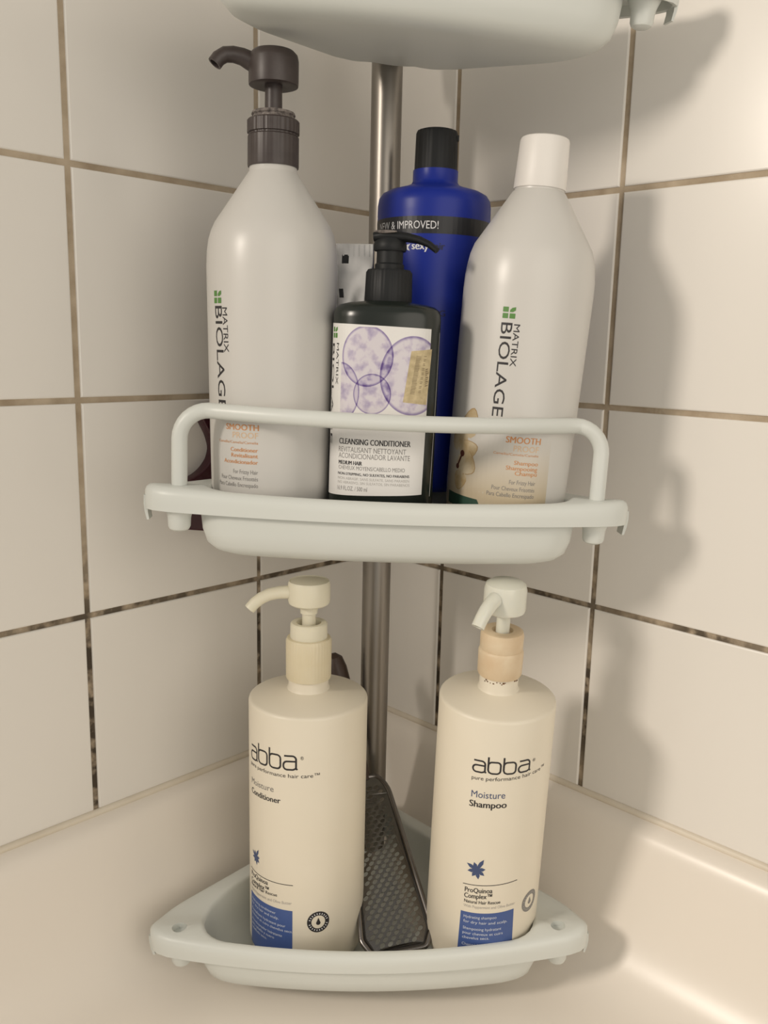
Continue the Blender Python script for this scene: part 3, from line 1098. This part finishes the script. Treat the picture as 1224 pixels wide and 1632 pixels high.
# ------------------------------------------------------------------ 5. silver tube behind, standing on its cap
b5 = thing('silver_tube', 'silver foil tube with black squares, crimped end up behind the dark pump bottle', 'tube', matrix=frame((-3.279, -15.602, 7.25), (-3.5, -15.602, 29.4), 1.05))
V, F = [], []
n = 48
lev = [(1.75, 1.75, 1.4), (1.9, 1.9, 1.8), (1.97, 1.75, 5), (2.08, 1.3, 9), (2.2, 0.85, 12.5), (2.28, 0.45, 15), (2.33, 0.16, 16.4), (2.35, 0.07, 16.9), (2.36, 0.06, 17.4), (2.36, 0.06, 18.3)]
for a, b, h in lev:
    for k in range(n):
        t = 2 * pi * k / n
        V.append((a * cos(t), b * sin(t), h))
for i in range(len(lev) - 1):
    for k in range(n):
        k2 = (k + 1) % n
        F.append((i * n + k, i * n + k2, (i + 1) * n + k2, (i + 1) * n + k))
F.append(tuple(reversed(range(n))))
F.append(tuple(range((len(lev) - 1) * n, len(lev) * n)))
obj('tube_body', new_mesh('tube_body', V, F, True, 50), M_foil, b5)
v, f = lathe([(0, 0), (1.6, 0), (1.7, 0.1), (1.7, 1.5), (0, 1.5)], 40)
obj('tube_cap', new_mesh('tube_cap', v, f), M_black, b5)
mb = MB()
for k in range(13):
    mb.add(*box(-2.3 + k * .36, -2.3 + k * .36 + .1, -0.10, -0.055, 17.5, 18.25))
obj('crimp_ridges', mb.mesh('crimp_ridges', False), M_foil, b5)
def tube_front(x, h):
    a = interp(h, [l[2] for l in lev], [l[0] for l in lev])
    b = interp(h, [l[2] for l in lev], [l[1] for l in lev])
    return (x, -b * sqrt(max(0, 1 - (x / a) ** 2)) - 0.02, h)
def tube_patch(x0, x1, h0, h1, sl=0.0):
    me = new_mesh('black_square', [tube_front(x0, h0), tube_front(x1, h0), tube_front(x1 + sl, h1), tube_front(x0 + sl, h1)], [(0, 1, 2, 3)], False)
    return me
obj('black_square', tube_patch(0.15, 0.62, 17.0, 17.58, 0.03), M_black, b5)
obj('black_square', tube_patch(0.02, 0.32, 14.7, 15.3, -0.05), M_black, b5)
obj('black_square', tube_patch(-1.5, -1.03, 17.0, 17.58, 0.03), M_black, b5)

# ------------------------------------------------------------------ 6. maroon hook-like holder on the left wall
d, n, _ = WALL['left']
m = Matrix((-d, -n, Vector((0, 0, 1)))).transposed().to_4x4()
hk = thing('shower_hook', 'dark maroon plastic hook on the left wall behind the tall brown-pump bottle', 'hook', matrix=m)
def plate2d(outer, holes, depth, name, bev=0.0):
    cu = bpy.data.curves.new('c', 'CURVE')
    cu.dimensions = '2D'
    cu.fill_mode = 'BOTH'
    cu.extrude = depth / 2 * CM
    cu.bevel_depth = bev * CM
    cu.bevel_resolution = 1
    for pts in [outer] + holes:
        sp = cu.splines.new('POLY')
        sp.points.add(len(pts) - 1)
        for p, q in zip(sp.points, pts):
            p.co = (q[0] * CM, q[1] * CM, 0, 1)
        sp.use_cyclic_u = True
    o = bpy.data.objects.new('c', cu)
    COL.objects.link(o)
    dg = bpy.context.evaluated_depsgraph_get()
    me = bpy.data.meshes.new_from_object(o.evaluated_get(dg))
    me.name = name
    bpy.data.objects.remove(o)
    bpy.data.curves.remove(cu)
    return me
outer = [(20.5, 14.42), (20.0, 13.46), (19.4, 12.4), (19.1, 11.38), (19.35, 10.49), (20.0, 9.76), (20.69, 9.33), (21.59, 9.03), (22.16, 8.04), (22.2, 6.14), (21.89, 5.52), (18.83, 4.9), (17.49, 7.03), (17.39, 14.29)]
outer = round_poly(outer, 0.35, 3)
hole = round_poly([(20.86, 6.69), (19.96, 6.48), (19.08, 7.21), (19.64, 8.16), (21.05, 8.31), (21.46, 7.49)], 0.4, 3)
me = plate2d([(-x, z) for x, z in outer], [[(-x, z) for x, z in hole]], 0.8, 'hook_body', 0.1)
o = obj('hook_body', me, M_maroon, hk, matrix=Matrix.Translation(Vector((0, -0.52, 0)) * CM) @ Matrix.Rotation(pi / 2, 4, 'X'))
v, f = lathe([(0, 0.0), (1.3, 0.0), (1.2, 0.12), (0.5, 0.3), (0, 0.3)], 32)
obj('suction_cup', new_mesh('suction_cup', v, f), M_maroon, hk, matrix=Matrix.Translation(Vector((-18.2, 0.0, 12.6)) * CM) @ Matrix.Rotation(pi / 2, 4, 'X'))

# ------------------------------------------------------------------ 7. + 8. cream pump bottles on the bottom shelf
def cream_body(parent, R, H, neck_r, h0, name='body'):
    prof = [(0, h0 + 0.15), (R - 1.1, h0), (R - 0.5, h0 + 0.1), (R - 0.12, h0 + 0.5), (R, h0 + 1.1), (R, H - 0.2), (R - 0.03, H - 0.08), (R - 0.1, H), (R - 0.22, H + 0.05), (neck_r + 0.1, H + 0.55), (neck_r, H + 0.75), (neck_r, H + 1.9), (0, H + 1.9)]
    v, f = lathe(prof, 96)
    return obj(name, new_mesh(name, v, f, True, 40), M_cream, parent)

def seal(ink, inkw, cu, cv, r, R):
    ink.disc(cu, cv, r / R, r * 1.02, 32, 0.62)
    for k in range(22):
        if k % 11 in (0,):
            continue
        t = 2 * pi * k / 22
        x, y = 0.80 * cos(t), 0.80 * sin(t)
        w, h = 0.035, 0.075
        q = []
        for a, b in ((-w, -h), (w, -h), (w, h), (-w, h)):
            q.append((cu + (x + a * -sin(t) + b * cos(t)) * r / R, cv + (y + a * cos(t) + b * sin(t)) * r))
        inkw.poly(q)
    P = [(cu, cv + 0.42 * r)]
    for k in range(11):
        t = rad(40) - rad(260) * k / 10
        P.append((cu + 0.2 * r / R * cos(t), cv - 0.1 * r + 0.2 * r * sin(t)))
    ink.poly(P)

def quinoa(ink, cu, cv, r, R):
    ink.disc(cu, cv, 0.2 * r / R, 0.2 * r, 10)
    for k, (a, l) in enumerate(((62, 1.15), (108, .72), (150, .95), (195, .8), (238, .75), (278, .85), (322, .75), (10, .7))):
        a = rad(a)
        P = []
        for s, w in ((0.0, 0), (0.35, 0.17), (0.65, 0.2), (1.05, 0.05), (0.7, -0.13), (0.35, -0.12)):
            x, y = s * l * r, w * r
            P.append((cu + (x * cos(a) - y * sin(a)) / R, cv + x * sin(a) + y * cos(a)))
        ink.poly(P)

# 7: conditioner
b6 = thing('conditioner_bottle', 'cream pump bottle with pale yellowed collar, left on the bottom shelf', 'bottle',
           matrix=frame((-5.096, -21.797, -25.444), (-5.075, -21.797, -5.179), 1.05), group='cream pump bottles on the bottom shelf')
cream_body(b6, 4.03, 19.25, 1.36, 0.6)
S6 = Surface([(0, 4.03), (30, 4.03)])
me = collar_mesh([(0, 20.55), (1.5, 20.55), (1.53, 20.65), (1.53, 23.15), (1.46, 23.35), (1.3, 23.38), (0, 23.38)], 40, 0.01, 200)
obj('pump_collar', me, M_yellowpump, b6)['label'] = 'yellowed ribbed collar'
v, f = lathe([(0, 23.3), (1.24, 23.3), (1.26, 23.45), (1.24, 24.3), (1.15, 24.4), (0.85, 24.4), (0.75, 24.2), (0.7, 23.7), (0, 23.7)], 40)
obj('pump_ring', new_mesh('pump_ring', v, f), M_creampump, b6)
v, f = lathe([(0, 23.65), (0.47, 23.65), (0.46, 25.0), (0.58, 25.05), (0.62, 25.85), (0, 25.85)], 28)
obj('pump_stem', new_mesh('pump_stem', v, f), M_creampump, b6)
v, f = lathe([(0.4, 25.75), (1.15, 25.62), (1.35, 25.75), (1.41, 25.95), (1.41, 27.05), (1.33, 27.28), (1.28, 27.22), (1.1, 27.26), (0, 27.36)], 48)
ph = obj('pump_head', new_mesh('pump_head', v, f), M_creampump, b6)
pts = [(-0.7, -0.1, 26.5), (-1.4, -0.25, 26.52), (-2.0, -0.4, 26.52), (-2.6, -0.55, 26.42), (-3.1, -0.68, 26.2), (-3.5, -0.78, 25.9), (-3.85, -0.88, 25.5)]
obj('nozzle', spout(pts, [0.5, 0.44, 0.42, 0.41, 0.40, 0.39, 0.38], 0.26), M_creampump, ph)
blk, gry, nvy, lgt, brn = (Ink(S6) for _ in range(5))
abba_word(blk, -1.15, -0.09, 15.45, 15.75, 0.95, 1.36, 0.12)
blk.text('®', -0.05, 0.0, 16.45, 16.45, 0.25)
blk.text('pure performance hair care™', -1.147, 0.26, 14.95, 15.25, 0.28)
gry.text('Moisture', -1.12, -0.515, 13.65, 13.9, 0.44)
blk.text('Conditioner', -1.12, -0.387, 12.95, 13.22, 0.42, 0.012)
blk2 = Ink(S6)
rul = Ink(S6)
rul.quad((-1.19, 7.2), (-0.165, 7.42), (-0.165, 7.47), (-1.19, 7.25), 14, 1)
blk2.text('ProQuinoa', -1.155, -0.642, 6.72, 6.95, 0.36, 0.008)
blk2.text('Complex™', -1.157, -0.62, 6.25, 6.48, 0.36, 0.008)
blk2.text('Natural Hair Rescue', -1.158, -0.45, 5.98, 6.38, 0.24, 0.007)
lgt.text('With Peppermint and Olive Butter', -1.16, -0.185, 5.62, 6.02, 0.22)
quinoa(nvy, -0.96, 8.45, 0.62, 4.03)
nvy.build('leaf_emblem', M_navy, b6)
pan = Ink(S6, 0.008)
P6 = [(-1.19, 1.5), (-0.172, 1.5), (-0.172, 5.55), (-1.19, 5.45)]
pan.quad(*P6, 16, 4)
po = pan.build('blue_panel', M_panel, b6)
wht = Ink(S6, 0.014)
yy = 5.02
for row in (['Hydrating conditioner', 'for dry hair and scalp.'], ['Revitalisant hydratant pour', 'cheveux et cuirs chevelus secs.'], ['Acondicionador hidratante', 'para cabello y cuero', 'cabelludo seco.']):
    for t in row:
        w = 0.031 * len(t)
        wht.text(t, -1.13, -1.13 + w, yy - 0.05, yy, 0.20)
        yy -= 0.33
    yy -= 0.12
wht.build('panel_lettering', M_panelink, po)
blk2.build('ingredient_lettering', M_ink, b6)
blk.build('dark_lettering', M_ink, b6)
rul.build('rule_line', M_ink, b6)
gry.build('grey_lettering', M_grey, b6)
lgt.build('pale_lettering', M_ltgrey, b6)
sd, sw = Ink(S6, 0.012), Ink(S6, 0.02)
seal(sd, sw, 0.26, 4.72, 0.76, 4.03)
so = sd.build('round_seal', M_ink, b6)
sw.build('seal_ticks', M_whiteink, so)

# 8: shampoo
b7 = thing('shampoo_bottle', 'cream pump bottle with tan stained collar, right on the bottom shelf', 'bottle',
           matrix=frame((7.748, -23.035, -24.71), (8.027, -24.485, -4.833), 1.0353), group='cream pump bottles on the bottom shelf')
cream_body(b7, 3.84, 20.2, 1.27, 0.75)
S7 = Surface([(0, 3.84), (30, 3.84)])
v, f = lathe([(0, 21.75), (1.38, 21.75), (1.45, 21.9), (1.47, 23.35), (1.42, 23.5), (1.36, 23.56), (1.40, 23.66), (1.41, 24.5), (1.34, 24.75), (1.15, 24.85), (0.7, 24.8), (0.6, 24.6), (0, 24.6)], 56)
obj('pump_collar', new_mesh('pump_collar', v, f), M_tanpump, b7)['label'] = 'tan stained collar'
mb = MB()
for k in range(26):
    t = -pi / 2 + (k - 13) * 0.085
    if rnd.random() < .5:
        continue
    h = 21.66 - rnd.random() * 0.16
    s = 0.02 + rnd.random() * 0.04
    V = [((1.285) * cos(t + a * s), 1.285 * sin(t + a * s), h + b * s) for a, b in ((-1, -1), (1, -1), (1, 1), (-1, 1))]
    mb.add(V, [(0, 1, 2, 3)])
obj('rust_stains', mb.mesh('rust_stains', False), M_rust, b7)
v, f = lathe([(0, 24.55), (0.45, 24.55), (0.44, 26.3), (0, 26.3)], 28)
obj('pump_stem', new_mesh('pump_stem', v, f), M_clear, b7)
v, f = lathe([(0.4, 26.15), (1.15, 26.05), (1.32, 26.15), (1.37, 26.35), (1.37, 27.6), (1.28, 27.95), (1.0, 28.12), (0, 28.2)], 48)
ph = obj('pump_head', new_mesh('pump_head', v, f), M_clear, b7)
pts = [(-0.3, -0.4, 27.3), (-0.7, -0.9, 27.25), (-1.1, -1.35, 27.05), (-1.45, -1.75, 26.7), (-1.72, -2.05, 26.3), (-1.95, -2.3, 25.85)]
obj('nozzle', spout(pts, [0.55, 0.50, 0.47, 0.45, 0.43, 0.42], 0.26), M_clear, ph)
blk, gry, nvy, lgt = (Ink(S7) for _ in range(4))
abba_word(blk, -0.505, 0.51, 16.56, 16.70, 0.80, 1.14, 0.115)
blk.text('®', 0.54, 0.60, 17.25, 17.25, 0.22)
blk.text('pure performance hair care™', -0.494, 0.85, 15.98, 16.42, 0.28)
nvy.text('Moisture', -0.479, 0.085, 14.72, 14.9, 0.50)
blk.text('Shampoo', -0.50, 0.119, 14.02, 14.22, 0.48, 0.012)
blk2 = Ink(S7)
rul = Ink(S7)
rul.quad((-0.515, 8.15), (0.438, 8.6), (0.438, 8.65), (-0.515, 8.2), 14, 1)
blk2.text('ProQuinoa', -0.473, 0.0, 7.62, 7.84, 0.38, 0.008)
blk2.text('Complex™', -0.476, 0.0, 7.17, 7.40, 0.38, 0.008)
blk2.text('Natural Hair Rescue', -0.47, 0.152, 6.80, 7.02, 0.26, 0.007)
lgt.text('With Peppermint and Olive Butter', -0.476, 0.433, 6.45, 6.75, 0.22)
quinoa(nvy, -0.29, 9.45, 0.78, 3.84)
nvy.build('leaf_emblem', M_navy, b7)
pan = Ink(S7, 0.008)
pan.quad((-0.54, 2.0), (0.46, 2.1), (0.42, 6.42), (-0.52, 6.05), 16, 4)
po = pan.build('blue_panel', M_panel, b7)
wht = Ink(S7, 0.014)
yy = 5.75
for row in (['Hydrating shampoo', 'for dry hair and scalp.'], ['Shampooing hydratant', 'pour cheveux et cuirs', 'chevelus secs.'], ['Champú hidratante', 'para cabello y cuero', 'cabelludo seco.']):
    for t in row:
        w = 0.0335 * len(t)
        wht.text(t, -0.46, -0.46 + w, yy - 0.12, yy + 0.1, 0.22)
        yy -= 0.37
    yy -= 0.16
wht.build('panel_lettering', M_panelink, po)
blk2.build('ingredient_lettering', M_ink, b7)
blk.build('dark_lettering', M_ink, b7)
rul.build('rule_line', M_ink, b7)
lgt.build('pale_lettering', M_ltgrey, b7)
sd, sw = Ink(S7, 0.012), Ink(S7, 0.02)
seal(sd, sw, 0.80, 6.4, 0.78, 3.84)
so = sd.build('round_seal', M_grey, b7)
sw.build('seal_ticks', M_ltgrey, so)

# ------------------------------------------------------------------ 9. steel grater leaning between the cream bottles
mb0, mt0 = Vector((1.621, -24.317, -22.63)), Vector((-0.787, -14.657, -15.454))
et = (mt0 - mb0).normalized()
es = Vector((0.98052, 0.15145, 0.12509))
en = es.cross(et)
m = (Matrix((es, et, en)).transposed() * 1.05).to_4x4()
m.translation = mb0 * CM
gr = thing('metal_grater', 'perforated steel hand grater leaning between the two cream pump bottles', 'grater', matrix=m)
wB, wT, Lg = 4.99, 2.75, 11.7
def half(t):
    return wB / 2 + (wT - wB) / 2 * t / Lg
out2 = round_poly([(-half(0), 0.0), (-half(0) + 0.65, -1.15), (half(0) - 0.65, -1.15), (half(0), 0.0), (half(Lg - 1.0), Lg - 1.0), (half(Lg) - 0.55, Lg), (-half(Lg) + 0.55, Lg), (-half(Lg - 1.0), Lg - 1.0)], [.25, .3, .3, .25, .6, .4, .4, .6], 3)
holes = []
dx, dy = 0.56, 0.33
row = 0
t = -0.55
while t < Lg - 0.7:
    h = half(max(t, 0)) - 0.55
    if t < 0.1:
        h -= 0.35
    off = dx / 2 if row % 2 else 0
    k = -8
    while k <= 8:
        x = k * dx + off + t * 0.0
        if abs(x) < h:
            skip = (Lg - 2.6 < t < Lg - 1.2 and (k + row) % 3 == 0)
            if not skip:
                a = rad(35)
                P = []
                for q in range(9):
                    g = 2 * pi * q / 9
                    u, w = 0.215 * cos(g), 0.14 * sin(g)
                    P.append((x + u * cos(a) - w * sin(a), t + u * sin(a) + w * cos(a)))
                holes.append(P)
        k += 1
    t += dy
    row += 1
me = plate2d(out2, holes, 0.05, 'grating_plate')
for v_ in me.vertices:                                        # the blade is slightly arched
    v_.co.z += 0.05 * (4.5 - (v_.co.x / CM) ** 2) * CM * min(1.0, 1.2)
me.update()
obj('grating_plate', me, M_plate, gr)
n2 = len(out2)
v, f = tube([(x, y, 0.12) for x, y in out2] + [(out2[0][0], out2[0][1], 0.12), (out2[1][0], out2[1][1], 0.12)], 0.2, 12)
obj('rim', new_mesh('rim', v, f), M_rim, gr)
v, f = tube([(x * .90, y * .965 + .17, 0.035) for x, y in out2] + [(out2[0][0] * .90, out2[0][1] * .965 + .17, 0.035)], 0.085, 6)
obj('rim_groove', new_mesh('rim_groove', v, f), M_hole, gr)
P = [(0, 11.49, 0), (-0.19, 12.76, 0.35), (-0.51, 15.16, 1.77), (-0.85, 17.47, 3.38), (-1.08, 19.08, 4.61), (-1.14, 19.75, 5.13), (-1.16, 20.03, 5.37)]
v, f = tube(P, [0.3, 0.45, 0.7, 0.85, 0.85, 0.65, 0.2], 20)
obj('handle', new_mesh('handle', v, f), M_wood, gr)['label'] = 'dark brown rounded handle'
